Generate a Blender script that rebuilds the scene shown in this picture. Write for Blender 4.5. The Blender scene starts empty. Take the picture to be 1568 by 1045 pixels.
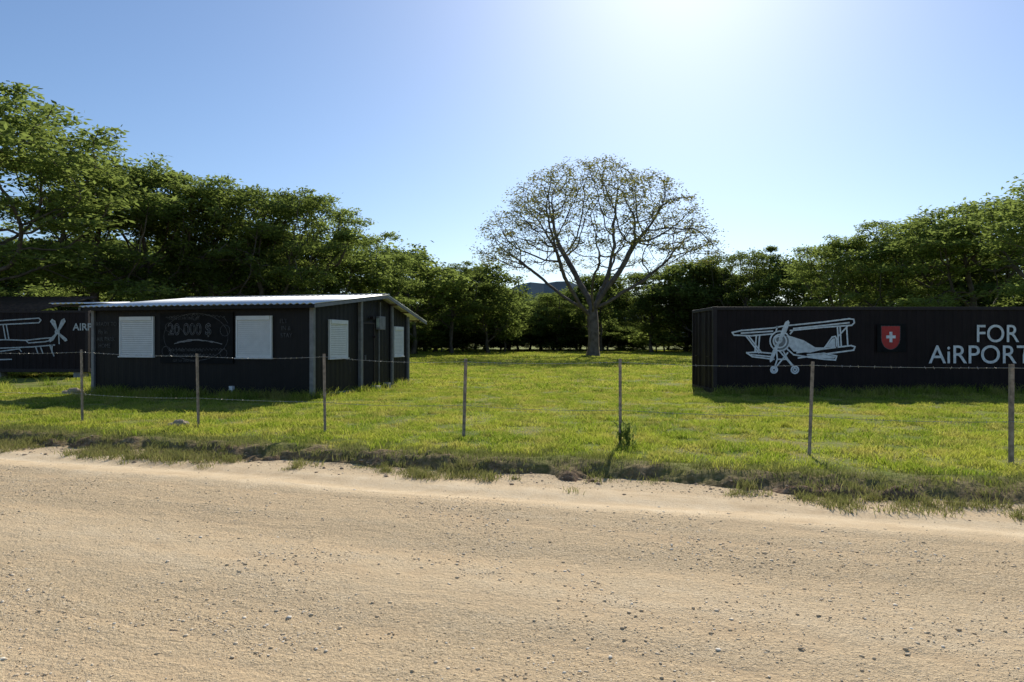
import bpy, math, numpy as np
from mathutils import Vector, Matrix
rng=np.random.default_rng(7)
scene=bpy.context.scene
D=bpy.data
def link(o):
    scene.collection.objects.link(o); return o
def empty(name,loc=(0,0,0),rz=0):
    o=D.objects.new(name,None); o.location=loc; o.rotation_euler=(0,0,rz); o.empty_display_size=.2
    return link(o)
# ---------------------------------------------------------------- materials
class NT:
    def __init__(s,name):
        s.m=D.materials.new(name); s.m.use_nodes=True; s.t=s.m.node_tree; s.n=s.t.nodes; s.l=s.t.links
        s.n.clear(); s.out=s.n.new('ShaderNodeOutputMaterial')
    def node(s,t,**k):
        x=s.n.new(t)
        for a,b in k.items():
            if a.startswith('i_'):
                key=a[2:]; key=int(key) if key.isdigit() else key.replace('_',' ')
                if hasattr(b,'is_output') : s.l.new(b,x.inputs[key])
                else: x.inputs[key].default_value=b
            else: setattr(x,a,b)
        return x
    def pos(s): return s.node('ShaderNodeNewGeometry').outputs['Position']
    def noise(s,scale,detail=4,vec=None,rough=.55):
        x=s.node('ShaderNodeTexNoise',i_Scale=scale,i_Detail=detail,i_Roughness=rough)
        s.l.new(vec if vec is not None else s.pos(),x.inputs['Vector']); return x.outputs['Fac']
    def ramp(s,fac,stops):
        x=s.node('ShaderNodeValToRGB'); s.l.new(fac,x.inputs[0]); e=x.color_ramp.elements
        while len(e)<len(stops): e.new(.5)
        for i,(p,c) in enumerate(stops):
            e[i].position=p; e[i].color=(*c,1) if len(c)==3 else c
        return x.outputs[0]
    def mix(s,f,a,b,mode='MIX'):
        x=s.node('ShaderNodeMix',data_type='RGBA',blend_type=mode)
        for k,v in ((0,f),(6,a),(7,b)):
            if hasattr(v,'is_output'): s.l.new(v,x.inputs[k])
            else: x.inputs[k].default_value=(*v,1) if isinstance(v,tuple) and len(v)==3 else v
        return x.outputs[2]
    def math(s,op,a,b=0,c=None):
        x=s.node('ShaderNodeMath',operation=op)
        for k,v in enumerate((a,b)+((c,) if c is not None else ())):
            if hasattr(v,'is_output'): s.l.new(v,x.inputs[k])
            else: x.inputs[k].default_value=v
        return x.outputs[0]
    def bump(s,h,strength,dist):
        x=s.node('ShaderNodeBump',i_Strength=strength,i_Distance=dist); s.l.new(h,x.inputs['Height']); return x.outputs[0]
    def principled(s,col,rough=.6,metal=0,normal=None,spec=.5):
        x=s.node('ShaderNodeBsdfPrincipled')
        for k,v in (('Base Color',col),('Roughness',rough),('Metallic',metal),('Specular IOR Level',spec)):
            if hasattr(v,'is_output'): s.l.new(v,x.inputs[k])
            else: x.inputs[k].default_value=(*v,1) if isinstance(v,tuple) else v
        if normal is not None: s.l.new(normal,x.inputs['Normal'])
        s.l.new(x.outputs[0],s.out.inputs[0]); return x
def simple(name,col,rough=.6,metal=0,var=.25,scale=6,bump=.0,spec=.5):
    s=NT(name); n=s.noise(scale,4)
    c=s.ramp(n,[(.3,tuple(x*(1-var) for x in col)),(.7,tuple(min(1,x*(1+var)) for x in col))])
    nm=s.bump(s.noise(scale*8,3),bump,.01) if bump else None
    s.principled(c,rough,metal,nm,spec); return s.m
def leafmat(name,dark,light,trans,tr=.45):
    s=NT(name); g=s.node('ShaderNodeNewGeometry')
    oi=s.node('ShaderNodeObjectInfo')
    f=s.math('ADD',s.math('MULTIPLY',g.outputs['Random Per Island'],.55),s.math('MULTIPLY',oi.outputs['Random'],.5))
    c=s.ramp(f,[(.05,dark),(1,light)])
    d=s.node('ShaderNodeBsdfDiffuse'); s.l.new(c,d.inputs[0])
    t=s.node('ShaderNodeBsdfTranslucent'); s.l.new(s.mix(.6,c,trans,'MIX'),t.inputs[0])
    m=s.node('ShaderNodeMixShader',i_Fac=tr); s.l.new(d.outputs[0],m.inputs[1]); s.l.new(t.outputs[0],m.inputs[2])
    s.l.new(m.outputs[0],s.out.inputs[0]); return s.m
M={}
M['leaf']=leafmat('foliage',(.05,.072,.026),(.15,.195,.055),(.31,.39,.075),.5)
M['leaf2']=leafmat('foliage_light',(.085,.12,.035),(.21,.26,.075),(.42,.52,.11),.5)
M['leafdry']=leafmat('foliage_sparse',(.10,.105,.035),(.22,.225,.07),(.36,.35,.09),.5)
M['bark']=simple('bark',(.13,.11,.085),.9,var=.4,scale=3,spec=.1)
M['barkg']=simple('bark_grey',(.14,.118,.10),.9,var=.4,scale=2,bump=.5,spec=.1)
M['black']=simple('charcoal_paint',(.0078,.0072,.0075),.55,var=.3,scale=2,spec=.22)
M['cblack']=simple('container_paint',(.013,.007,.0075),.6,var=.35,scale=1.5,spec=.2)
M['rail']=simple('container_rail',(.022,.014,.014),.55,spec=.3)
M['board']=simple('chalkboard',(.006,.006,.0065),.75,var=.5,scale=5,spec=.2)
M['chalk']=simple('chalk',(.17,.17,.17),.9,var=.6,scale=12)
M['cowl']=simple('grey_paint',(.2,.2,.2),.7,var=.3)
M['chalkdim']=simple('chalk_faded',(.075,.075,.075),.9,var=.7,scale=20)
M['white']=simple('white_paint',(.66,.67,.68),.6,var=.2,scale=9)
M['whiteold']=simple('white_paint_faded',(.42,.44,.45),.7,var=.3,scale=7)
M['grey']=simple('grey_steel',(.17,.17,.17),.5,var=.25)
M['shutter']=simple('shutter_white',(.66,.67,.66),.5,var=.06)
M['red']=simple('red_paint',(.42,.012,.012),.5,var=.15)
M['post']=simple('fence_post_metal',(.28,.23,.18),.7,.2,var=.5,scale=14)
M['wire']=simple('wire_galvanised',(.42,.40,.36),.5,.4)
M['roof']=simple('roof_zinc',(.80,.80,.78),.5,.35,var=.12,scale=1.5)
M['rust']=simple('rusted_sheet',(.06,.035,.022),.9,var=.5,scale=4,bump=.2)
M['wood']=simple('soffit_wood',(.13,.09,.06),.8,var=.3)
M['conc']=simple('concrete',(.32,.3,.27),.9,var=.2)
M['rock']=simple('rock',(.36,.28,.19),.9,var=.3,bump=.4,scale=5)
def fieldcol(s,d=3):
    n1=s.noise(.5,d,rough=.7)
    n2=s.noise(1.3,d,rough=.65)
    c=s.ramp(n1,[(.34,(.115,.18,.020)),(.5,(.20,.255,.032)),(.64,(.30,.315,.06))])
    f=s.ramp(n2,[(.47,(0,0,0)),(.64,(1,1,1))])
    c=s.mix(s.math('MULTIPLY',f,.62),c,(.36,.285,.13))
    return c
def groundmat():
    s=NT('field_and_bank_soil'); c=fieldcol(s); n3=s.noise(9,2)
    c=s.mix(s.math('MULTIPLY',n3,.5),c,(.14,.115,.045))
    dot=s.node('ShaderNodeVectorMath',operation='DOT_PRODUCT'); s.l.new(s.pos(),dot.inputs[0]); dot.inputs[1].default_value=(.298,.955,0)
    sd=s.math('SUBTRACT',dot.outputs['Value'],10.93*.955)
    sdn=s.math('ADD',sd,s.math('MULTIPLY',s.math('SUBTRACT',s.noise(1.5,5),.5),1.6))
    f=s.ramp(s.math('ADD',s.math('MULTIPLY',sdn,.5),1.35),[(.25,(1,1,1)),(.85,(0,0,0))])
    soil=s.ramp(s.noise(14,5,rough=.65),[(.3,(.07,.045,.028)),(.5,(.20,.13,.08)),(.7,(.40,.285,.175))])
    c=s.mix(f,c,soil)
    h=s.noise(16,5,rough=.65)
    s.principled(c,.95,0,s.bump(h,.9,.05),.1); return s.m
def roadmat():
    s=NT('dirt_road_gravel')
    dot=s.node('ShaderNodeVectorMath',operation='DOT_PRODUCT'); s.l.new(s.pos(),dot.inputs[0]); dot.inputs[1].default_value=(.298,.955,0)
    sd=s.math('SUBTRACT',dot.outputs['Value'],10.93*.955)
    sd=s.math('ADD',sd,s.math('MULTIPLY',s.math('SUBTRACT',s.noise(.6,3),.5),.8))
    f=s.math('DIVIDE',s.math('ADD',sd,10),8)   # -10..-2
    band=s.ramp(f,[(0,(.9,)*3),(.2,(.6,)*3),(.4,(1,)*3),(.52,(.45,)*3),(.64,(1,)*3),(.77,(.9,)*3),(.84,(.08,)*3),(.92,(.1,)*3),(.985,(.7,)*3)])
    mp=s.node('ShaderNodeMapping',vector_type='POINT'); mp.inputs['Rotation'].default_value=(0,0,math.radians(17.3)); mp.inputs['Scale'].default_value=(1,1,1); s.l.new(s.pos(),mp.inputs[0])
    mp2=s.node('ShaderNodeMapping'); mp2.inputs['Scale'].default_value=(.16,2.4,1); s.l.new(mp.outputs[0],mp2.inputs[0])
    streak=s.noise(1.6,4,mp2.outputs[0],rough=.6)
    med=s.noise(3.2,5,rough=.7)
    mm=s.math('ADD',s.math('MULTIPLY',med,.5),s.math('MULTIPLY',streak,.5))
    coarse=s.math('MULTIPLY',band,s.ramp(mm,[(.40,(.35,)*3),(.56,(1,)*3)]))
    c=s.ramp(mm,[(.38,(.63,.465,.275)),(.5,(.73,.56,.345)),(.62,(.80,.64,.42))])
    c=s.mix(s.math('MULTIPLY',coarse,.3),c,(.66,.49,.29))
    sp=s.ramp(s.noise(62,4,rough=.8),[(.37,(.26,.22,.17)),(.455,(.90,.89,.86)),(.58,(1.08,1.07,1.05)),(.70,(1.3,1.3,1.3))])  # grain speckle; its dark specks paint the gravel's small shadows into the colour
    c=s.mix(s.math('ADD',s.math('MULTIPLY',coarse,.85),.12),c,sp,'MULTIPLY')
    h=s.math('MULTIPLY',s.noise(30,4,rough=.8),s.math('ADD',s.math('MULTIPLY',coarse,3.0),.6))
    s.principled(c,.95,0,s.bump(h,.85,.018),.12); return s.m
def grassmat():
    s=NT('grass_blades'); c=fieldcol(s,2); g=s.node('ShaderNodeNewGeometry')
    c=s.mix(s.math('MULTIPLY',s.math('POWER',g.outputs['Random Per Island'],2.6),.75),c,(.42,.36,.16))
    c2=s.mix(1,c,(1.6,1.7,.95),'MULTIPLY')
    d=s.node('ShaderNodeBsdfDiffuse'); s.l.new(c,d.inputs[0]); t=s.node('ShaderNodeBsdfTranslucent'); s.l.new(c2,t.inputs[0])
    m=s.node('ShaderNodeMixShader',i_Fac=.55); s.l.new(d.outputs[0],m.inputs[1]); s.l.new(t.outputs[0],m.inputs[2])
    s.l.new(m.outputs[0],s.out.inputs[0]); return s.m
M['ground']=groundmat(); M['road']=roadmat(); M['grass']=grassmat()
M['weed']=leafmat('weeds',(.06,.11,.015),(.38,.30,.15),(.30,.34,.08),.4)
def stonemat():
    s=NT('gravel_stone'); g=s.node('ShaderNodeNewGeometry')
    c=s.ramp(g.outputs['Random Per Island'],[(0,(.48,.36,.22)),(.5,(.68,.53,.34)),(.85,(.76,.63,.45)),(1,(.82,.75,.62))])
    s.principled(c,.9,0,None,.2); return s.m
M['stone']=stonemat()
# ---------------------------------------------------------------- mesh helpers
def quadmesh(name,V,F,mats,midx=None,smooth=False,k=4):
    V=np.asarray(V,dtype=np.float32); F=np.asarray(F,dtype=np.int32)
    me=D.meshes.new(name); me.vertices.add(len(V)); me.vertices.foreach_set('co',V.ravel())
    me.loops.add(F.size); me.loops.foreach_set('vertex_index',F.ravel())
    me.polygons.add(len(F)); me.polygons.foreach_set('loop_start',np.arange(len(F),dtype=np.int32)*k)
    me.polygons.foreach_set('loop_total',np.full(len(F),k,dtype=np.int32))
    if midx is not None: me.polygons.foreach_set('material_index',np.asarray(midx,dtype=np.int32))
    if smooth: me.polygons.foreach_set('use_smooth',np.ones(len(F),dtype=bool))
    for m in mats: me.materials.append(m)
    me.update(calc_edges=True); return me
def obj(name,me,parent=None,loc=None):
    o=D.objects.new(name,me); link(o)
    if parent: o.parent=parent
    if loc is not None: o.location=loc
    return o
def pymesh(name,V,F,mat,parent=None):
    me=D.meshes.new(name); me.from_pydata([tuple(v) for v in V],[],[tuple(f) for f in F]); me.materials.append(mat); me.update()
    return obj(name,me,parent)
BF=[(0,3,2,1),(4,5,6,7),(0,1,5,4),(1,2,6,5),(2,3,7,6),(3,0,4,7)]
def boxVF(x0,x1,y0,y1,z0,z1):
    return [(x0,y0,z0),(x1,y0,z0),(x1,y1,z0),(x0,y1,z0),(x0,y0,z1),(x1,y0,z1),(x1,y1,z1),(x0,y1,z1)]
def boxes(name,L,mat,parent=None,bev=.0):
    V=[];F=[]
    for b in L:
        o=len(V); V+=boxVF(*b); F+=[tuple(i+o for i in f) for f in BF]
    ob=pymesh(name,V,F,mat,parent)
    if bev:
        m=ob.modifiers.new('b','BEVEL'); m.width=bev; m.segments=2
    return ob
def rand2(ix,iy,seed):
    h=(ix.astype(np.int64)*374761393+iy.astype(np.int64)*668265263+seed*1442695041)&0xffffffff
    h=((h^(h>>13))*1274126177)&0xffffffff
    return ((h^(h>>16))&0xffff)/65535.0
def vnoise(x,y,scale,octv=3,seed=1):
    t=np.zeros_like(x,dtype=float);a=1;tot=0
    for o in range(octv):
        cs,sn=math.cos(.6+o*1.1),math.sin(.6+o*1.1)
        X=(x*cs-y*sn)*scale;Y=(x*sn+y*cs)*scale;ix=np.floor(X);iy=np.floor(Y);fx=X-ix;fy=Y-iy
        fx=fx*fx*(3-2*fx);fy=fy*fy*(3-2*fy)
        v=(rand2(ix,iy,seed+o)*(1-fx)+rand2(ix+1,iy,seed+o)*fx)*(1-fy)+(rand2(ix,iy+1,seed+o)*(1-fx)+rand2(ix+1,iy+1,seed+o)*fx)*fy
        t+=a*v;tot+=a;a*=.5;scale*=2.03
    return t/tot
# road frame:  a along fence/road, s across (towards the field)
P0=np.array([0,10.93]); DA=np.array([.955,-.298])/math.hypot(.955,.298); NS=np.array([-DA[1],DA[0]])
def toxy(a,s): return P0[0]+a*DA[0]+s*NS[0], P0[1]+a*DA[1]+s*NS[1]
def smooth(x): x=np.clip(x,0,1); return x*x*(3-2*x)
def edge_s(a,s): return -1.6+(vnoise(a,s*0,.5,3,3)-.5)*.5+(vnoise(a,s,2.2,3,5)-.5)*.7+.02*np.clip(a,-8,8)
def gz(a,s):
    x,y=toxy(a,s)
    edge=edge_s(a,s)
    wd=.68+.03*np.clip(a,-6,8)
    f=smooth((s-(edge-wd))/wd)
    z=-.28+.28*f
    lump=((vnoise(x,y,5,3,9)-.5)*.15+(vnoise(x,y,14,2,19)-.5)*.06)*np.exp(-((s+2.0)/.5)**2)
    z=z+lump+.03*np.exp(-((s-edge-.1)/.25)**2)+(vnoise(x,y,.8,3,2)-.5)*.04*f
    return z
def rz(a,s):
    x,y=toxy(a,s)
    z=-.125+(vnoise(x,y,.5,2,21)-.5)*.04+(vnoise(x,y,3,3,22)-.5)*.014
    for c0,w0,d0 in ((3.0,.22,.03),(3.55,.12,-.012),(5.0,.28,.022),(6.6,.28,.022),(5.8,.3,-.012)):
        z=z-d0*np.exp(-((s+c0+ (vnoise(a,s*0,.25,2,40)-.5)*.4)/w0)**2)
    z=z+(vnoise(x,y,18,2,23)-.5)*.013*(.35+smooth((-s-3.4)/.5))
    return z
def grid(name,A,S,fn,mat):
    a,s=np.meshgrid(A,S); z=fn(a,s); x,y=toxy(a,s); V=np.stack([x,y,z],-1).reshape(-1,3)
    na=len(A);i=np.arange(len(S)-1)[:,None]*na+np.arange(na-1)[None,:]; i=i.ravel()
    F=np.stack([i,i+1,i+1+na,i+na],-1)
    return obj(name,quadmesh(name,V,F,[mat],smooth=True))
A=np.concatenate([[-900,-400,-150,-80,-50,-35,-25,-20],np.arange(-16,14,.05),[15,17,20,25,35,50,80,150,400,900]])
S=np.concatenate([[-400,-120,-50,-25,-12,-6,-4],np.arange(-3.2,-.8,.04),np.arange(-.7,6,.25),np.arange(6,30,1.0),[35,45,60,80,110,150,220,400,1200]])
grid('ground',A,S,gz,M['ground'])
A2=np.concatenate([[-200,-80,-40,-25,-20],np.arange(-16,12,.05),[13,16,25,50,200]])
S2=np.concatenate([[-11,-10.5,-10],np.arange(-9.5,-1.8,.04)])
grid('dirt_road',A2,S2,rz,M['road'])
def ico():
    p=(1+5**.5)/2
    v=np.array([(-1,p,0),(1,p,0),(-1,-p,0),(1,-p,0),(0,-1,p),(0,1,p),(0,-1,-p),(0,1,-p),(p,0,-1),(p,0,1),(-p,0,-1),(-p,0,1)],float); v/=np.linalg.norm(v[0])
    f=np.array([(0,11,5),(0,5,1),(0,1,7),(0,7,10),(0,10,11),(1,5,9),(5,11,4),(11,10,2),(10,7,6),(7,1,8),(3,9,4),(3,4,2),(3,2,6),(3,6,8),(3,8,9),(4,9,5),(2,4,11),(6,2,10),(8,6,7),(9,8,1)])
    return v,f
iv,iff=ico()
def stones(name,a,s,r,zf,mat,flat=.5):
    n=len(a); x,y=toxy(a,s); z=zf(a,s)
    sc=r[:,None]*rng.uniform(.6,1.2,(n,3))*np.array([1,1,flat]); th=rng.uniform(0,6.28,n)
    V=iv[None]*sc[:,None,:]*rng.uniform(.8,1.2,(n,12,1)); c,sn=np.cos(th)[:,None],np.sin(th)[:,None]
    X=V[...,0]*c-V[...,1]*sn; Y=V[...,0]*sn+V[...,1]*c
    V=np.stack([X+x[:,None],Y+y[:,None],V[...,2]+(z+r*.12)[:,None]],-1).reshape(-1,3)
    F=(iff[None]+np.arange(n)[:,None,None]*12).reshape(-1,3)
    return obj(name,quadmesh(name,V,F,[mat],k=3))
N=240000
a=rng.uniform(-14,10,N); s=rng.uniform(-9.5,-2.3,N)
dens=.35+.75*np.exp(-((s+4.2)/.6)**2)+.6*np.exp(-((s+7.6)/1.0)**2)+.4*np.exp(-((s+5.8)/.4)**2); dens*= .2+1.2*smooth((vnoise(*toxy(a,s),1.1,3,31)-.38)/.25)
dens[(s>-3.4)&(s<-2.65)]*=.2
x,y=toxy(a,s)
k=(rng.uniform(0,1.3,N)<dens)&(np.abs(x)<y*.8+.3)&(y>3); a=a[k];s=s[k]
r=np.minimum(.0036*(rng.pareto(2.8,len(a))+1),.017)
stones('gravel',a,s,r,rz,M['stone'],.42)
n=1200; a=rng.uniform(-14,10,n); s=rng.normal(-2.2,.25,n); r=np.minimum(.008*(rng.pareto(2.2,n)+1),.035)
stones('bank_clods',a,s,r,lambda a,s:np.maximum(gz(a,s),rz(a,s)),simple('soil_clod',(.36,.26,.165),.95,var=.4,scale=8))
# ---------------------------------------------------------------- grass
def blades(n,xy,h,w,lean,base):
    th=rng.uniform(0,6.28,n); ld=rng.uniform(0,6.28,n); ln=h*lean*rng.uniform(.2,1.2,n)
    wx,wy=np.cos(th)*w/2,np.sin(th)*w/2; lx,ly=np.cos(ld)*ln,np.sin(ld)*ln
    x,y=xy[:,0],xy[:,1]; z=base
    P=[(x-wx,y-wy,z-.01),(x+wx,y+wy,z-.01),(x+lx*.35+wx*.8,y+ly*.35+wy*.8,z+h*.6),(x+lx*.35-wx*.8,y+ly*.35-wy*.8,z+h*.6),
       (x+lx+wx*.12,y+ly+wy*.12,z+h),(x+lx-wx*.12,y+ly-wy*.12,z+h)]
    V=np.stack([np.stack(p,-1) for p in P],1).reshape(-1,3)
    o=np.arange(n)[:,None]*6
    F=np.concatenate([o+np.array([[0,1,2,3]]),o+np.array([[3,2,4,5]])])
    return V,F
def patch(name,size,n,h0,w,clump):
    xy=rng.uniform(0,size,(n,2))
    d=vnoise(xy[:,0],xy[:,1],clump,3,int(rng.integers(99)))
    keep=rng.uniform(0,1,n)<(.32+1.0*smooth((d-.3)/.3)); xy=xy[keep]; d=d[keep]; n=len(d)
    h=h0*(.35+1.3*smooth((d-.3)/.4))*rng.uniform(.6,1.3,n)
    V,F=blades(n,xy-size/2,h,w*rng.uniform(.7,1.3,n),1.1,np.zeros(n))
    return quadmesh(name,V,F,[M['grass']])
near=[patch('grass_near',1.5,3500,.046,.010,2.2) for i in range(5)]
mid=[patch('grass_mid',4,6800,.06,.022,1.1) for i in range(4)]
far=[patch('grass_far',10,7500,.09,.06,.5) for i in range(3)]
G=empty('grass')
def put(meshes,a,s,size):
    x,y=toxy(a,s)
    if abs(x)>y*.8+size: return
    o=obj('grass_patch',meshes[int(rng.integers(len(meshes)))],G)
    o.location=(x,y,0.0); o.rotation_euler=(0,0,math.atan2(DA[1],DA[0])+int(rng.integers(4))*math.pi/2)
    o.scale=(1.02,1.02,rng.uniform(.9,1.15))
for i in range(-12,11):
    for j in range(8): put(near,i*1.5,-.45+j*1.5,1.5)
for i in range(-9,9):
    for j in range(5): put(mid,i*4,-1.2+12+2+j*4,4)
for i in range(-8,10):
    for j in range(8): put(far,i*10,30.8+5+j*10,10)
def tufts(name,cent,nb,h,spread,mat,w=.007,lean=1.0):
    V=[];F=[];o=0
    for (x,y,z),q in zip(cent,h):
        n=int(nb*rng.uniform(.5,1.4)); xy=rng.normal(0,spread*rng.uniform(.6,1.4),(n,2))+np.array([x,y])
        v,f=blades(n,xy,q*rng.uniform(.4,1.2,n),np.full(n,w)*rng.uniform(.6,1.3,n),lean,np.full(n,z))
        V.append(v);F.append(f+o);o+=len(v)
    return obj(name,quadmesh(name,np.concatenate(V),np.concatenate(F),[mat]))
n=1100; a=rng.uniform(-14,10,n); s=rng.normal(-2.28,.24,n); k=vnoise(a,s*0,.9,2,77)+rng.normal(0,.08,n)>.46; a=a[k]; s=s[k]; n=len(a); x,y=toxy(a,s); z=np.maximum(gz(a,s),rz(a,s))-.003
tufts('roadside_weeds',list(zip(x,y,z)),50,rng.uniform(.03,.13,n),.065,M['weed'],w=.008)
n=800; a=rng.uniform(-14,10,n); s=rng.normal(-1.45,.3,n).clip(-2.1,2); x,y=toxy(a,s)
tufts('dry_grass',list(zip(x,y,gz(a,s))),45,rng.uniform(.03,.09,n),.11,M['weed'])
n=520; a=rng.uniform(-14,10,n); s=rng.uniform(-1.6,4.5,n); x,y=toxy(a,s)
tufts('grass_tufts',list(zip(x,y,gz(a,s))),40,rng.uniform(.05,.15,n),.07,M['grass'],w=.009)
c=[(rng.uniform(6,18.5),20.6-abs(rng.normal(0,.35)),0) for i in range(150)]+[(rng.uniform(-20.5,-12.8)-0,rng.uniform(21,28),0) for i in range(60)]
for i in range(130):
    t=rng.uniform(0,7.4); c.append((-12.64+.97*t-.1,20.6-.2435*t-abs(rng.normal(.1,.4)),0))
for i in range(40):
    t=rng.uniform(0,6.8); c.append((-5.3+.2435*t,18.75+.97*t,0))
tufts('tall_grass',c,50,rng.uniform(.1,.32,len(c)),.13,M['grass'],w=.014)
# ---------------------------------------------------------------- trees
def colonize(att,trunk,step,kill,iters,trop=(0,0,.15),par0=None,jit=.16):
    nodes=[np.array(p,float) for p in trunk]; par=[-1]+list(range(len(trunk)-1)) if par0 is None else list(par0)
    P=np.array(nodes); near_i=np.zeros(len(att),int); near_d=np.full(len(att),1e9); new0=0
    att=att.copy(); trop=np.array(trop)
    for it in range(iters):
        newP=P[new0:]
        if len(newP)==0 or len(att)==0: break
        d=np.linalg.norm(att[:,None]-newP[None],axis=2); j=d.argmin(1); dd=d[np.arange(len(att)),j]
        m=dd<near_d; near_d[m]=dd[m]; near_i[m]=j[m]+new0
        keep=near_d>kill; att=att[keep];near_i=near_i[keep];near_d=near_d[keep]
        if len(att)==0: break
        new0=len(P); add=[]
        for k in np.unique(near_i):
            v=att[near_i==k]-P[k]; v/=np.linalg.norm(v,axis=1)[:,None]; g=v.mean(0)+trop
            pd=P[k]-P[par[k]] if par[k]>=0 else np.array([0,0,1.]); pd=pd/max(1e-6,np.linalg.norm(pd))
            g=g/max(1e-6,np.linalg.norm(g))+pd*.45+rng.normal(0,jit,3); g/=np.linalg.norm(g)
            add.append(P[k]+g*step); par.append(int(k))
        P=np.concatenate([P,np.array(add)])
        if len(P)>9000: break
    return P,np.array(par)
def tree_mesh(name,P,par,tip,trunk_r,leafn,leafL,leafW,sig,mats,minr=.012,expo=2.3,leafr=.05,zmin=.2,K=5,outer=None,keep=1.0):
    n=len(P); r=np.zeros(n); ch=np.zeros(n,int)
    for i in range(n-1,0,-1):
        if ch[i]==0: r[i]=tip**expo
        r[par[i]]+=r[i]; ch[par[i]]+=1
    cntt=r/tip**expo
    r=r**(1/expo); r=r*trunk_r/r[0]; r=np.maximum(r,minr)
    flare=np.exp(-P[:,2]/.5)*.45*trunk_r*(P[:,2]<1.5); rr=r+flare
    e=np.arange(1,n); p=P[par[e]]; q=P[e]; ax=q-p; ax/=np.linalg.norm(ax,axis=1)[:,None]+1e-9
    ref=np.where(np.abs(ax[:,2:3])<.9,np.array([[0,0,1.]]),np.array([[1.,0,0]])); u=np.cross(ax,ref); u/=np.linalg.norm(u,axis=1)[:,None]; v=np.cross(ax,u)
    an=np.arange(K)/K*2*np.pi
    ring=u[:,None]*np.cos(an)[None,:,None]+v[:,None]*np.sin(an)[None,:,None]
    r0=np.minimum(rr[par[e]],rr[e]*1.35+.01); r1=rr[e]
    R0=p[:,None]-ax[:,None]*r0[:,None,None]*.2+ring*r0[:,None,None]; R1=q[:,None]+ring*r1[:,None,None]
    V=np.concatenate([R0,R1],1).reshape(-1,3); o=(np.arange(len(e))*2*K)[:,None]
    F=np.concatenate([np.stack([o[:,0]+i,o[:,0]+(i+1)%K,o[:,0]+K+(i+1)%K,o[:,0]+K+i],-1) for i in range(K)])
    ok=(cntt<=leafr)&(P[:,2]>P[:,2].max()*zmin)&(rng.uniform(0,1,n)<keep)
    if outer is not None: ok&=outer(P)
    term=np.where(ok)[0]
    cnt=(leafn*rng.uniform(.3,1.7,len(term))).astype(int); idx=np.repeat(term,cnt)
    m=len(idx); c=P[idx]+rng.normal(0,1,(m,3))*np.array(sig)
    th=rng.uniform(0,2*np.pi,m); el=rng.normal(0,.35,m)
    a=np.stack([np.cos(th)*np.cos(el),np.sin(th)*np.cos(el),np.sin(el)],-1)
    b=np.cross(a,rng.normal(0,.5,(m,3))+np.array([0,0,1.])); b/=np.linalg.norm(b,axis=1)[:,None]
    L=leafL*rng.uniform(.6,1.3,m)[:,None]/2; W=leafW*rng.uniform(.6,1.3,m)[:,None]/2
    LV=np.stack([c-a*L,c+b*W,c+a*L,c-b*W],1).reshape(-1,3)
    LF=np.arange(m*4).reshape(-1,4)+len(V)
    mi=np.concatenate([np.zeros(len(F),int),np.ones(m,int)])
    print(name,'nodes',n,'term',len(term),'leaves',m)
    return quadmesh(name,np.concatenate([V,LV]),np.concatenate([F,LF]),mats,mi)
def bigtree():
    n=5200; p=rng.uniform(-1,1,(n*4,3)); th=np.arctan2(p[:,1],p[:,0]); rad=np.hypot(p[:,0],p[:,1])
    lob=1+.09*np.sin(3*th+1)+.06*np.sin(7*th)
    z=(p[:,2]+1)/2
    rr=np.sqrt((rad/lob)**2+z**2)
    k=(rr<1)&(rr>.4)&(z>.0+.20*rad)&(rng.uniform(0,1,len(rr))<(.2+.8*smooth((rr-.5)/.35)))
    q=p[k][:2600]; z=z[k][:2600]
    att=np.stack([q[:,0]*13.9,q[:,1]*13.7,7.6+z*13.4],-1)
    tr=[(0.05*math.sin(i*.5),.03*math.sin(i),i*.5) for i in range(0,11)]; par=[-1]+list(range(10))
    for (az_,sl,L,z0) in ((2.95,.75,9,9),(.25,.70,9,10),(1.9,.9,6,10),(-1.7,.85,7,9),(-.6,1.5,10,10),(2.3,1.8,10,10),(-2.6,1.15,9,8),(1.0,1.2,8,9),(.1,3.2,9,10)):
        cur=z0; pos_=np.array(tr[z0],float)
        for j in range(L*2-4):
            slope=sl*(.75+.5*j/(L*2)); d=np.array([math.cos(az_),math.sin(az_),slope]); d/=np.linalg.norm(d); az_+=rng.normal(0,.07)
            pos_=pos_+d*.5+rng.normal(0,.04,3); tr.append(tuple(pos_)); par.append(cur); cur=len(tr)-1
    return colonize(att,tr,.5,.8,90,(0,0,.02),par0=par)
P,par=bigtree()
me=tree_mesh('shade_tree_mesh',P,par,.02,.62,16,.32,.14,(.5,.5,.16),[M['barkg'],M['leafdry']],minr=.024,expo=1.9,leafr=3,zmin=.3,
   outer=lambda P:((P[:,0]/13.4)**2+(P[:,1]/13.4)**2+((P[:,2]-7)/14)**2>.45)&(vnoise(P[:,0]+P[:,1],P[:,2],.4,2,4)>.38))
bt=obj('spreading_shade_tree',me,loc=(8.7,73,0))
def pads(W,H,base,npad,ptsper,flat=.9,lo=0.0):
    A=[]
    for i in range(npad):
        th=rng.uniform(0,6.28); rr=W*.42*math.sqrt(rng.uniform(0,1)); 
        zt=base+(H-base)*(1-.55*(rr/(W*.5))**2)
        zz=zt-rng.uniform(0,1)**1.1*(zt-base)*.95 if rng.uniform()<.62 else zt-abs(rng.normal(0,.06))*H
        pr=rng.uniform(.10,.2)*W
        q=rng.normal(0,.5,(ptsper,3))*np.array([pr,pr,flat*.45]); A.append(q+np.array([rr*math.cos(th),rr*math.sin(th),zz-.3]))
    return np.concatenate(A)
protoA=[]; protoB=[]
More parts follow.
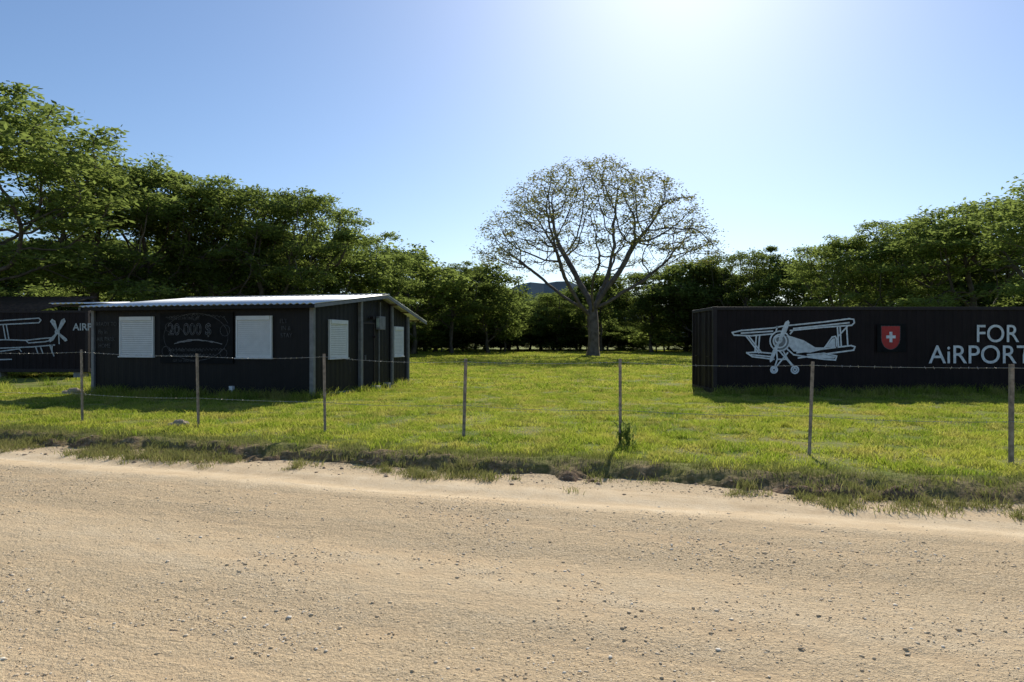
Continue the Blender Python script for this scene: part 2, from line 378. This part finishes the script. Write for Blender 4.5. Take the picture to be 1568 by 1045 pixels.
for i in range(4):
    att=pads(13,13.2,3.8,40,27); tr=[(.1*math.sin(k*.7+i),.1*math.cos(k),k*.45) for k in range(6)]
    P,par=colonize(att,tr,.45,.5,70,(0,0,.05))
    m=tree_mesh('umbrella_tree_mesh',P,par,.02,.27,34,.32,.14,(.38,.38,.13),[M['bark'],M['leaf' if i%2 else 'leaf2']],minr=.02,expo=2.0,leafr=2); protoA.append(m)
for i in range(4):
    att=pads(10,10,1.0+.3*i,36,24,1.4); tr=[(.1*math.sin(k*.7+i),.1*math.cos(k),k*.4) for k in range(4)]
    P,par=colonize(att,tr,.45,.55,60,(0,0,.05))
    m=tree_mesh('bushy_tree_mesh',P,par,.02,.2,26,.44,.23,(.40,.40,.24),[M['bark'],M['leaf' if i%2 else 'leaf2']],minr=.02,expo=2.0,leafr=2,zmin=.08,K=4); protoB.append(m)
def dims(m):
    c=np.zeros(len(m.vertices)*3,dtype=np.float32); m.vertices.foreach_get('co',c); c=c.reshape(-1,3)
    return np.percentile(np.abs(c[:,:2]),98.5)*2, np.percentile(c[:,2],99.5)
dA=[dims(m) for m in protoA]; dB=[dims(m) for m in protoB]
def tree(name,X,Y,H,W,kind,idx,parent=None,rot=None):
    m=(protoA if kind=='A' else protoB)[idx]; w,h=(dA if kind=='A' else dB)[idx]
    o=obj(name,m,parent,(X,Y,-.05)); o.scale=(W/w,W/w,H/h); o.rotation_euler=(0,0,rng.uniform(0,6.28) if rot is None else rot); return o
for i,(X,Y,H,W) in enumerate([(-29.8,38,15.2,17),(-27.5,45,13.8,13),(-25.2,48,13.6,12),(-22.0,50,12.7,12),(-18.6,51,13.3,12),(-15.6,54,13.2,10.5),
        (34.0,43,11.6,14),(34.8,51,11.6,13),(31.4,56,11.3,11),(29.0,60,10.4,9)]):
    tree('umbrella_tree',X,Y,H,W,'A',[0,2,3,2,1,0,0,2,0,2][i])
T=empty('distant_treeline')
rows=[(-14.6,66,11.4,11),(-11.2,78,12.2,13),(-7.6,85,11.2,12),(-3.2,91,11.8,11),(1.0,114,9.4,10),(-1,100,8.8,9),(7,106,9.4,11),(13,100,11.4,11),(19.3,95,11.6,12),(24.0,90,12.2,11),(28.7,85,13.0,11),(32.5,80,11.2,10),(35.8,76,11.6,11),(38,70,11,11)]
for i,(X,Y,H,W) in enumerate(rows): tree('tree',X,Y,H,W,'B' if i%2 else 'A',int(rng.integers(4)),T)
for i in range(40):
    X=-58+i*3.9+rng.uniform(-1.4,1.4); Y=(57 if X<-17 else 112 if X<22 else 92 if X<36 else 64)+rng.uniform(0,14)
    if -17<=X<-8: Y-=16
    if abs(X)>Y*.8+6: continue
    hh=rng.uniform(9.0,12.2)*(1 if X>-17 else 1.1)
    if -4<X<10: hh*=.86
    tree('tree',X,Y,hh,rng.uniform(11,15),'B' if i%4 else 'A',int(rng.integers(4)),T)
for i in range(50):   # undergrowth
    X=-50+i*2.15+rng.uniform(-1,1); Y=(50 if X<-16 else 70+ (X+16)*3.2 if X<-6 else 103 if X<22 else 103-(X-22)*2.1)+rng.uniform(-1.5,6)
    if abs(X)>Y*.8+4: continue
    tree('shrub',X,Y,rng.uniform(2.2,6.2),rng.uniform(5.5,9),'B',int(rng.integers(4)),T)
for i in range(22):   # low thicket closing the view under the crowns
    X=-26+i*4.2; Y=(74 if X<-14 else 100 if X<-7 else 124 if X<30 else 104)+rng.uniform(-2,4)
    tree('thicket',X,Y,rng.uniform(4.5,6),rng.uniform(12,15),'B',int(rng.integers(2)),T)
# far forested hill behind everything; distance haze is painted into its bluish colour
hx=np.linspace(-300,420,60); 
V=[];F=[]
for i,x in enumerate(hx):
    h=44+9*math.sin(x*.013+1)+5*math.sin(x*.041)+2*math.sin(x*.15); h*=math.exp(-((x-20)/240)**2)
    V+= [(x,560,-2),(x,600,h*.55),(x,640,h)]
for i in range(len(hx)-1):
    for j in range(2): k=i*3+j; F.append((k,k+3,k+4,k+1))
pymesh('hills',V,F,simple('hill_forest_haze',(.07,.11,.13),.95,var=.3,scale=.05,spec=.05))
# ---------------------------------------------------------------- containers / buildings
def prof(x0,x1,pitch,depth):
    pts=[(x0,0)];x=x0+.05
    while x+pitch<x1-.02:
        pts+=[(x,0),(x+pitch*.14,depth),(x+pitch*.5,depth),(x+pitch*.64,0)]; x+=pitch
    pts.append((x1,0)); return pts
def corr(name,x0,x1,z0,z1,y,pitch,depth,mat,parent,axis='x',ztop=None):
    pts=prof(x0,x1,pitch,depth);V=[];F=[]
    for (p,d) in pts:
        for z in (z0,z1 if ztop is None else ztop(p)):
            V.append((p,y+d,z) if axis=='x' else (y-d,p,z))
    for i in range(len(pts)-1): F.append((2*i,2*i+2,2*i+3,2*i+1))
    return pymesh(name,V,F,mat,parent)
def container(name,loc,L,H,W):
    E=empty(name,loc)
    corr('front_panel',.09,L-.09,.12,H-.1,.03,.28,.022,M['cblack'],E)
    corr('back_panel',.09,L-.09,.12,H-.1,W-.03,.28,-.022,M['cblack'],E)
    corr('end_panel',.09,W-.09,.12,H-.1,L-.03,.28,.022,M['cblack'],E,'y')
    fr=[]
    for x in (0,L-.12):
        for y in (0,W-.12): fr.append((x,x+.12,y,y+.12,.0,H))
    for y in (0,W-.09):
        fr+=[(.12,L-.12,y,y+.09,0,.14),(.12,L-.12,y,y+.07,H-.1,H-.004)]
    for x in (0,L-.1): fr+=[(x,x+.1,.12,W-.12,0,.14),(x,x+.1,.12,W-.12,H-.1,H-.006)]
    boxes('frame',fr,M['rail'],E,.006)
    boxes('roof',[(.07,L-.07,.07,W-.07,H-.06,H-.03)],M['cblack'],E)
    boxes('doors',[(.04,.08,.12,W/2-.01,.14,H-.1),(.04,.08,W/2+.01,W-.12,.14,H-.1)],M['cblack'],E,.005)
    boxes('locking_bars',[(.0,.03,y,y+.03,.06,H-.04) for y in (.4,.85,W-.88,W-.43)]+[(-.015,.015,y,y+.3,1.1,1.13) for y in (.42,W-.72)],M['rail'],E)
    return E
cR=container('shipping_container',(6.1,20.7,0),12.19,2.64,2.44)
cL=container('shipping_container',(-30.2,29,.28),12.19,2.62,2.44)
boxes('support_blocks',[(x,x+.4,.1,.5,-.28,0) for x in (.2,4,8,11.5)],M['conc'],cL)
def strokes(name,lines,sc,w,mat,parent,ox,oy,y=-.004,base=0):
    V=[];F=[];lay=0
    for ln in lines:
        ww=w
        pts=[((p[0]-ox)*sc,(oy-p[1])*sc) for p in ln]
        for (x0,z0),(x1,z1) in zip(pts[:-1],pts[1:]):
            dx,dz=x1-x0,z1-z0; L=math.hypot(dx,dz)
            if L<1e-6: continue
            nx,nz=-dz/L*ww/2,dx/L*ww/2; ex,ez=dx/L*ww*.35,dz/L*ww*.35; lay=(lay+1)%7; yy=y-lay*.0004
            k=len(V); V+=[(x0-ex+nx,yy,z0-ez+nz),(x0-ex-nx,yy,z0-ez-nz),(x1+ex-nx,yy,z1+ez-nz),(x1+ex+nx,yy,z1+ez+nz)]; F.append((k,k+1,k+2,k+3))
    return pymesh(name,V,F,mat,parent)
def circ(cx,cy,r,n=20,a0=0,a1=360,ry=None):
    ry=ry or r
    return [(cx+r*math.cos(math.radians(a0+(a1-a0)*i/n)),cy+ry*math.sin(math.radians(a0+(a1-a0)*i/n))) for i in range(n+1)]
def poly(name,pts,sc,mat,parent,ox,oy,y):
    V=[((p[0]-ox)*sc,y,(oy-p[1])*sc) for p in pts]
    return pymesh(name,V,[tuple(range(len(V)))],mat,parent)
def text(name,body,x,z,cap,mat,parent,y=-.006,rot=0,sx=1,bold=.0,axis=0,outline=0):
    cu=D.curves.new(name,'FONT'); cu.body=body; cu.size=cap/.69; cu.offset=bold
    if outline: cu.fill_mode='NONE'; cu.bevel_depth=outline; cu.bevel_resolution=0
    o=D.objects.new(name,cu); link(o); o.parent=parent; o.location=(x,y,z); o.rotation_euler=(math.radians(90),rot,0); o.scale=(sx,1,1); cu.materials.append(mat); return o
k=20.7/1045; OX,OY=1092,602.8
bp=[
 [(1121,509),(1135,506),(1184,502),(1200,499),(1260,493),(1300,488),(1307,489),(1308,494),(1304,498),(1260,501),(1210,506)],
 [(1121,509),(1124,513),(1150,514),(1184,511)],[(1135,510),(1183,507)],[(1215,503),(1300,494)],
 [(1143,540),(1152,546),(1185,550)],[(1143,540),(1160,539),(1182,541)],[(1150,543),(1180,546)],
 [(1220,540),(1262,534),(1303,529),(1309,531),(1307,536),(1270,541),(1222,548)],
 [(1142,514),(1162,540)],[(1146,514),(1166,540)],[(1158,514),(1156,539)],[(1163,514),(1161,539)],
 [(1282,500),(1284,531)],[(1286,499),(1288,531)],[(1296,498),(1298,530)],[(1283,515),(1297,500)],
 circ(1194,522,15,24),circ(1194,522,10,20),circ(1192,520,5,14),
 [(1208,515),(1230,522),(1248,533),(1262,533)],[(1262,533),(1274,516),(1279,515),(1281,519),(1281,532)],
 [(1204,533),(1215,543),(1240,547),(1262,546)],
 [(1236,543),(1262,541),(1281,545),(1279,551),(1262,550),(1240,547)],
 [(1189,537),(1190,550),(1186,562)],[(1199,537),(1206,550),(1216,562)],[(1190,550),(1206,550)],[(1194,538),(1214,561)],[(1206,540),(1188,562)],
 [(1188,508),(1190,500)],[(1202,508),(1204,500)],[(1210,511),(1215,505)],
 circ(1185,566,5,14),circ(1185,566,2.5,10),circ(1217,566,5.5,14),circ(1217,566,2.5,10),
 [(1212,520),(1224,528)],[(1216,518),(1232,529)]]
strokes('biplane_drawing',bp,k,.045,M['white'],cR,OX,OY)
poly('biplane_body',[(1204,514),(1228,522),(1247,533),(1256,536),(1240,540),(1215,538),(1208,530)],k,M['white'],cR,OX,OY,-.0015)
poly('biplane_cowl',circ(1197,524,12,16),k,M['cowl'],cR,OX,OY,-.0025)
poly('propeller_top',[(1192,520),(1196,507),(1202,493),(1207,490),(1209,494),(1204,508),(1195,521)],k,M['white'],cR,OX,OY,-.009)
poly('propeller_bottom',[(1192,521),(1195,521),(1190,535),(1183,552),(1179,555),(1178,550),(1184,534)],k,M['white'],cR,OX,OY,-.0095)
poly('tail_fin',[(1264,532),(1275,518),(1279,518),(1279,531)],k,M['white'],cR,OX,OY,-.0035)
poly('tailplane',[(1240,545),(1262,543),(1279,546),(1277,549),(1250,548)],k,M['white'],cR,OX,OY,-.0036)
sq=[(1343,496),(1387,496),(1387,539),(1343,539)]
poly('emblem_ground',sq,k,M['board'],cR,OX,OY,-.003)
sh=[(1349,499),(1378,499),(1378,516)]+[(1378-14.5+14.5*math.cos(t),516+19*math.sin(t)**.9) for t in np.linspace(.15,math.pi-.15,12)]+[(1349,516)]
poly('swiss_shield',sh,k,M['red'],cR,OX,OY,-.007)
strokes('shield_outline',[sh+[sh[0]]],k,.018,M['chalkdim'],cR,OX,OY,-.0085)
poly('shield_cross',[(1361.5,508),(1366,508),(1366,513.5),(1371,513.5),(1371,518),(1366,518),(1366,524),(1361.5,524),(1361.5,518),(1356.5,518),(1356.5,513.5),(1361.5,513.5)],k,M['white'],cR,OX,OY,-.0125)
text('lettering_top','FOR  SALE',(1493-OX)*k,(OY-523.5)*k,.52,M['white'],cR,bold=.003,sx=.93)
text('lettering_bottom','AiRPORT',(1422-OX)*k,(OY-556)*k,.54,M['white'],cR,bold=.003,sx=.99)
k2=29/1045; OX2=784-30.2/29*1045; OY2=522+(1.6-.28)/29*1045
pl=[[(-60,494),(0,491),(60,487),(63,490),(60,494),(0,497),(-60,500)],[(5,497),(9,520)],[(10,497),(14,519)],[(-60,522),(9,520),(40,521),(66,518),(80,517)],[(40,521),(44,525),(70,523),(82,520)],
 circ(88,508,3,10),[(88,508),(79,491)],[(88,508),(99,490)],[(88,508),(77,521)],[(88,508),(102,519)],[(90,509),(91,526)],
 [(-40,536),(0,533),(50,531),(84,528)],[(-40,542),(0,538),(30,534),(33,538)],[(55,531),(58,540)],[(62,530),(66,541)],[(76,528),(83,545)],[(80,528),(80,540)],[(-20,551),(18,550)]]
strokes('aircraft_drawing',pl,k2,.05,M['whiteold'],cL,OX2,OY2)
for q,pp in enumerate(([(87,507),(77,492),(80,488),(85,491),(89,506)],[(88,507),(94,490),(99,487),(101,492),(90,509)],[(87,509),(75,520),(77,524),(82,521),(89,510)],[(89,508),(101,517),(104,521),(100,523),(88,511)])):
    poly('rotor_blade',pp,k2,M['whiteold'],cL,OX2,OY2,-.009-q*.0006)
text('lettering','AIRPORT',(112-OX2)*k2,(OY2-505.5)*k2,.29,M['whiteold'],cL,bold=.008,sx=.95)
S_=empty('rusty_shed',(-31,33.5,0))
def sheet(name,x0,x1,y0,z0,y1,z1,pitch,amp,mat,parent,nper=6,jag=0):
    n=int((x1-x0)/pitch*nper); V=[];F=[]
    for i in range(n+1):
        x=x0+(x1-x0)*i/n; w=amp*math.sin(2*math.pi*(x-x0)/pitch)
        V+=[(x,y0,z0+w),(x,y1,z1+w)]
    for i in range(n): F.append((2*i,2*i+2,2*i+3,2*i+1))
    o=pymesh(name,V,F,mat,parent)
    for p in o.data.polygons: p.use_smooth=True
    m=o.modifiers.new('s','SOLIDIFY'); m.thickness=.004; return o
sheet('roof_sheet',0,8.6,-1.2,3.05,3.5,4.0,.2,.025,M['rust'],S_)
boxes('posts',[(x,x+.12,y,y+.12,0,h) for x in (.3,4.4,8.3) for y,h in ((-.8,3.05),(3,3.8))],M['bark'],S_)
boxes('beams',[(0,8.6,-.8,-.7,2.92,3.03),(0,8.6,3,3.1,3.7,3.8)],M['bark'],S_)
# house
ang=math.atan2(-.2435,.970); H_=empty('black_kiosk_building',(-12.64,20.6,0),ang)
Lh,Dh=7.39,6.68
def roofz(t): return 2.60+(t+.4)*.114 if t<4.25 else 3.13-(t-4.25)*.225
corr('front_wall',.05,Lh-.05,.05,2.58,.03,.26,.006,M['black'],H_)
corr('right_wall',.05,Dh-.05,.05,0,Lh-.03,.26,.008,M['black'],H_,'y',ztop=lambda p:roofz(p)-.06)
corr('left_wall',.05,Dh-.05,.05,0,.03,.26,-.010,M['black'],H_,'y',ztop=lambda p:roofz(p)-.06)
corr('back_wall',.05,Lh-.05,.05,2.5,Dh-.03,.26,-.010,M['black'],H_)
cols=[(-.04,.06,-.04,.06,0,2.6),(Lh-.09,Lh+.03,-.05,.07,0,2.56),(Lh-.03,Lh+.08,2.72,2.86,0,2.86),(Lh-.02,Lh+.06,5.15,5.25,0,2.82),(Lh-.05,Lh+.05,Dh-.08,Dh+.02,0,2.5),(-.04,.06,Dh-.06,Dh+.04,0,2.5)]
boxes('corner_posts',cols,M['grey'],H_,.006)
boxes('base_plinth',[(0.07,Lh-.1,.0,.1,-.05,.05),(Lh-.10,Lh+.015,.1,Dh-.1,-.05,.10)],M['conc'],H_,.01)
x0,x1=-.12,Lh+.3
sheet('roof_front_slope',x0,x1,-.4,2.62,4.25,3.15,.2,.022,M['roof'],H_)
sheet('roof_back_slope',x0,x1,4.25,3.15,7.8,2.35,.2,.022,M['roof'],H_)
boxes('ridge_cap',[(x0,x1,4.1,4.4,3.165,3.18)],M['roof'],H_)
boxes('front_fascia',[(x0,x1-.05,-.34,-.30,2.50,2.59)],M['black'],H_)
boxes('purlins',[(x0,x1-.04,y,y+.05,roofz(y)-.085,roofz(y)-.03) for y in (.9,2.0,3.1,5.2,6.2,7.4)],M['wood'],H_)
V=[];F=[]
for (ta,za,tb,zb) in ((-.4,2.62,4.25,3.15),(4.25,3.15,7.8,2.35)):
    for xx in (x1-.03,x0):
        kx=len(V); 
        V+=[(xx,ta,za-.12),(xx+.03,ta,za-.12),(xx+.03,tb,zb-.12),(xx,tb,zb-.12),(xx,ta,za-.03),(xx+.03,ta,za-.03),(xx+.03,tb,zb-.03),(xx,tb,zb-.03)]
        F+=[tuple(i+kx for i in f) for f in BF]
pymesh('rake_boards',V,F,M['grey'],H_)
sheet('side_awning',-1.45,-.12,-.2,2.74,1.6,2.86,.2,.02,M['roof'],H_)
boxes('awning_brackets',[(-1.40,-.0,.2,.25,2.66,2.70),(-1.40,-.0,1.4,1.45,2.74,2.78)],M['rail'],H_)
def shutter(name,u0,u1,z0,z1,side=False):
    E=empty(name); E.parent=H_
    def B(nm,L,mat,bev=.0):
        if side: L=[(Lh+.0-y1_,Lh-y0_,a_,b_,c_,d_) for (a_,b_,y0_,y1_,c_,d_) in L]
        boxes(nm,L,mat,E,bev)
    f=.05
    B('frame',[(u0,u0+f,-.035,.03,z0,z1),(u1-f,u1,-.035,.03,z0,z1),(u0+f,u1-f,-.03,.03,z0,z0+f)],M['shutter'],.005)
    B('roller_box',[(u0+f,u1-f,-.06,.03,z1-.12,z1)],M['shutter'],.008)
    n=18; h=(z1-.12-z0-f)/n
    B('slats',[(u0+f,u1-f,-.018,.0,z0+f+i*h+.003,z0+f+(i+1)*h-.004) for i in range(n)],M['shutter'],.004)
    B('sill',[(u0-.03,u1+.03,-.06,.02,z0-.035,z0-.003)],M['shutter'],.004)
shutter('roller_shutter_west',.976,2.18,1.15,2.32); shutter('roller_shutter_east',4.96,6.11,1.13,2.31)
shutter('side_shutter_south',.86,1.96,1.1,2.22,True); shutter('side_shutter_north',5.38,6.19,1.06,2.11,True)
boxes('chalkboard',[(2.4,4.85,-.012,.02,.95,2.42)],M['board'],H_)
text('chalk_price','20 000 $',2.68,1.78,.33,M['chalk'],H_,y=-.02,sx=.86,outline=.009)
def hs(lines,w,mat,nm,y=-.018): strokes(nm,lines,1,w,mat,H_,0,0,y)
def wob(x0,x1,z,amp,f,n=60,arc=0): return [(x0+(x1-x0)*i/n,-(z+amp*math.sin(f*i)+amp*.6*math.sin(f*2.7*i+1)+arc*math.sin(math.pi*i/n))) for i in range(n+1)]
hs([wob(2.9,4.5,1.52,.006,.3,arc=.10),wob(3.0,4.2,1.56,.004,.4,arc=.08)],.022,M['cowl'],'chalk_swoosh')
hs([wob(2.7,4.6,1.36,.03,1.3,80),wob(2.75,4.3,1.2,.028,1.1,80),wob(2.6,4.6,2.28,.02,1.2,80,.08)],.012,M['chalkdim'],'chalk_writing')
hs([circ(2.72,-2.0,.13,10),circ(2.95,-1.95,.12,10),circ(4.6,-1.9,.16,12),circ(3.0,-1.8,.2,12,200,340),[(4.55,-2.3),(4.7,-2.1)],circ(2.62,-1.3,.15,9),circ(4.55,-1.25,.12,10),circ(3.6,-2.3,.1,10),circ(3.62,-1.72,1.08,50,0,360,.68)],.014,M['chalkdim'],'chalk_doodles')
for i,(b,x,z) in enumerate((('READY TO',.12,2.05),('Fly In',.2,1.82),('AIR PARK',.14,1.6),('HOME',.2,1.4),('FLY',6.35,2.1),('IN &',6.4,1.9),('STAY',6.38,1.7))): text('chalk_note',b,x,z,.12,M['chalkdim'],H_,y=-.012,sx=.9)
for i,(b,x,z) in enumerate((('your private runway lots',2.7,1.30),('clubhouse, fuel & hangars',2.72,1.14),('call for information',2.85,1.0),('LOTS STARTING AT',2.72,2.22))): text('chalk_note',b,x,z,.085,M['chalkdim'],H_,y=-.022,sx=.95)
boxes('outlet_box',[(4.76,4.88,-.07,.03,.2,.32),(4.80,4.84,-.04,.02,-.02,.2)],M['white'],H_,.006)
boxes('side_door',[(Lh-.02,Lh+.012,3.0,3.75,.1,2.15)],M['board'],H_,.004)
boxes('door_frame',[(Lh-.02,Lh+.03,2.93,3.0,.1,2.2),(Lh-.02,Lh+.03,3.75,3.82,.1,2.2),(Lh-.02,Lh+.03,3.0,3.75,2.15,2.2)],M['rail'],H_)
boxes('door_handle',[(Lh+.012,Lh+.06,3.08,3.11,1.0,1.15)],M['grey'],H_)
boxes('electric_meter_box',[(Lh,Lh+.14,3.95,4.4,1.98,2.42)],M['grey'],H_,.01)
boxes('meter_face',[(Lh+.02,Lh+.12,3.938,3.948,2.05,2.35)],simple('meter_glass',(.35,.42,.38),.2),H_)
boxes('conduit',[(Lh+.02,Lh+.05,4.1,4.13,.1,1.98),(Lh+.02,Lh+.05,4.2,4.23,2.42,2.9)],M['grey'],H_)
boxes('step_stones',[(Lh+.1,Lh+.35,3.3,3.6,-.02,.16),(Lh+.08,Lh+.3,4.3,4.5,-.02,.2)],M['conc'],H_,.03)
boxes('wall_lamp',[(Lh,Lh+.12,3.5,3.62,2.3,2.4),(Lh,Lh+.1,3.7,3.76,1.7,1.78)],M['rail'],H_,.01)
# ---------------------------------------------------------------- fence
FE=empty('barbed_wire_fence')
pos=[(-11.4,14.4,1.42),(-8.57,13.6,1.43),(-5.8,12.6,1.37),(-3.21,11.72,1.38),(-.79,11.2,1.31),(1.65,10.4,1.33),(4.18,9.6,1.31),(6.52,8.9,1.30),(9.3,8.1,1.3),(-14.2,15.4,1.4)]
for i,(x,y,h) in enumerate(pos):
    t=.018; w=.045
    V=[];F=[]
    for b in ((-w/2,w/2,-t/4,t/4,-.2,h),(-w/2,-w/2+t/2,t/4+.001,w,-.2,h-.004)):
        o=len(V);V+=boxVF(*b);F+=[tuple(q+o for q in f) for f in BF]
    p=pymesh('post_%d'%(i+1),V,F,M['post'],FE); p.location=(x,y,0); p.rotation_euler=(rng.normal(0,.012),rng.normal(0,.014),rng.uniform(-.6,.6)-.2)
pos.sort()
def tube(V,F,p,q,r):
    p=np.array(p,float);q=np.array(q,float);ax=q-p;ax/=np.linalg.norm(ax); ref=np.array([0,0,1.]) if abs(ax[2])<.9 else np.array([1.,0,0]); u=np.cross(ax,ref);u/=np.linalg.norm(u);v=np.cross(ax,u);o=len(V)
    for c_ in (p,q):
        for k_ in range(4): V.append(tuple(c_+r*(u*math.cos(k_*math.pi/2)+v*math.sin(k_*math.pi/2))))
    for k_ in range(4): F.append((o+k_,o+(k_+1)%4,o+4+(k_+1)%4,o+4+k_))
for wi,hh in enumerate((-.05,.55)):
    V=[];F=[]
    for (x0_,y0_,h0),(x1_,y1_,h1) in zip(pos[:-1],pos[1:]):
        z0_=(h0+hh) if wi==0 else hh; z1_=(h1+hh) if wi==0 else hh
        n=24; pr=None; sag=rng.uniform(.01,.045)
        for i in range(n+1):
            f=i/n; p=(x0_+(x1_-x0_)*f,y0_+(y1_-y0_)*f-.03,z0_+(z1_-z0_)*f-sag*4*f*(1-f))
            if pr: tube(V,F,pr,p,.003)
            d=rng.normal(0,1,3);d/=np.linalg.norm(d); tube(V,F,np.array(p)-d*.018,np.array(p)+d*.018,.003)
            pr=p
    pymesh('wire_%d'%(wi+1),V,F,M['wire'],FE)
def rock(name,x,y,z,sx,sy,sz):
    me=D.meshes.new(name); import bmesh
    bm=bmesh.new(); bmesh.ops.create_icosphere(bm,subdivisions=3,radius=1)
    for v in bm.verts:
        c=v.co; k_=1+.25*math.sin(c.x*3+c.z*2)*math.cos(c.y*4)+.1*math.sin(c.x*9+c.y*7); v.co=Vector((c.x*sx*k_,c.y*sy*k_,c.z*sz*k_))
    bm.to_mesh(me); bm.free(); me.materials.append(M['rock']); return obj(name,me,None,(x,y,z))
rock('field_rock',-6.2,12.75,.03,.19,.13,.09); rock('field_rock',-13.2,20.6,.05,.3,.2,.12)
n=140; xy=rng.normal(0,.06,(n,2))+np.array([1.72,10.35]); zz=rng.uniform(.0,.32,n)
v,f=blades(n,xy,rng.uniform(.04,.12,n),np.full(n,.03),1.2,zz); obj('broadleaf_weed',quadmesh('broadleaf_weed',v,f,[M['leaf']]))
# ---------------------------------------------------------------- light, sky, camera
az=math.radians(14.3); el=math.radians(35)
W=D.worlds.new("World"); scene.world=W; W.use_nodes=True; nt=W.node_tree; bg=nt.nodes['Background']
sky=nt.nodes.new('ShaderNodeTexSky'); sky.sky_type='NISHITA'; sky.sun_disc=False; sky.sun_elevation=el; sky.sun_rotation=az
sky.air_density=1.0; sky.dust_density=.55; sky.ozone_density=5.0; sky.altitude=50
nt.links.new(sky.outputs[0],bg.inputs[0]); bg.inputs[1].default_value=.125
L=D.lights.new('sun','SUN'); L.energy=5.0; L.angle=math.radians(.5); L.color=(1,.94,.84)
lo=link(D.objects.new('sun',L)); lo.rotation_euler=Vector((math.sin(az)*math.cos(el),math.cos(az)*math.cos(el),math.sin(el))).to_track_quat('Z','Y').to_euler()
cam=D.cameras.new('camera'); cam.lens=24; cam.sensor_width=36; cam.clip_end=3000; cam.clip_start=.05
co=link(D.objects.new('camera',cam)); co.location=(0,0,1.6); co.rotation_euler=(math.radians(90),0,0); scene.camera=co
scene.view_settings.view_transform='Standard'; scene.view_settings.look='None'; scene.view_settings.exposure=0
print('verts',sum(len(m.vertices) for m in D.meshes))
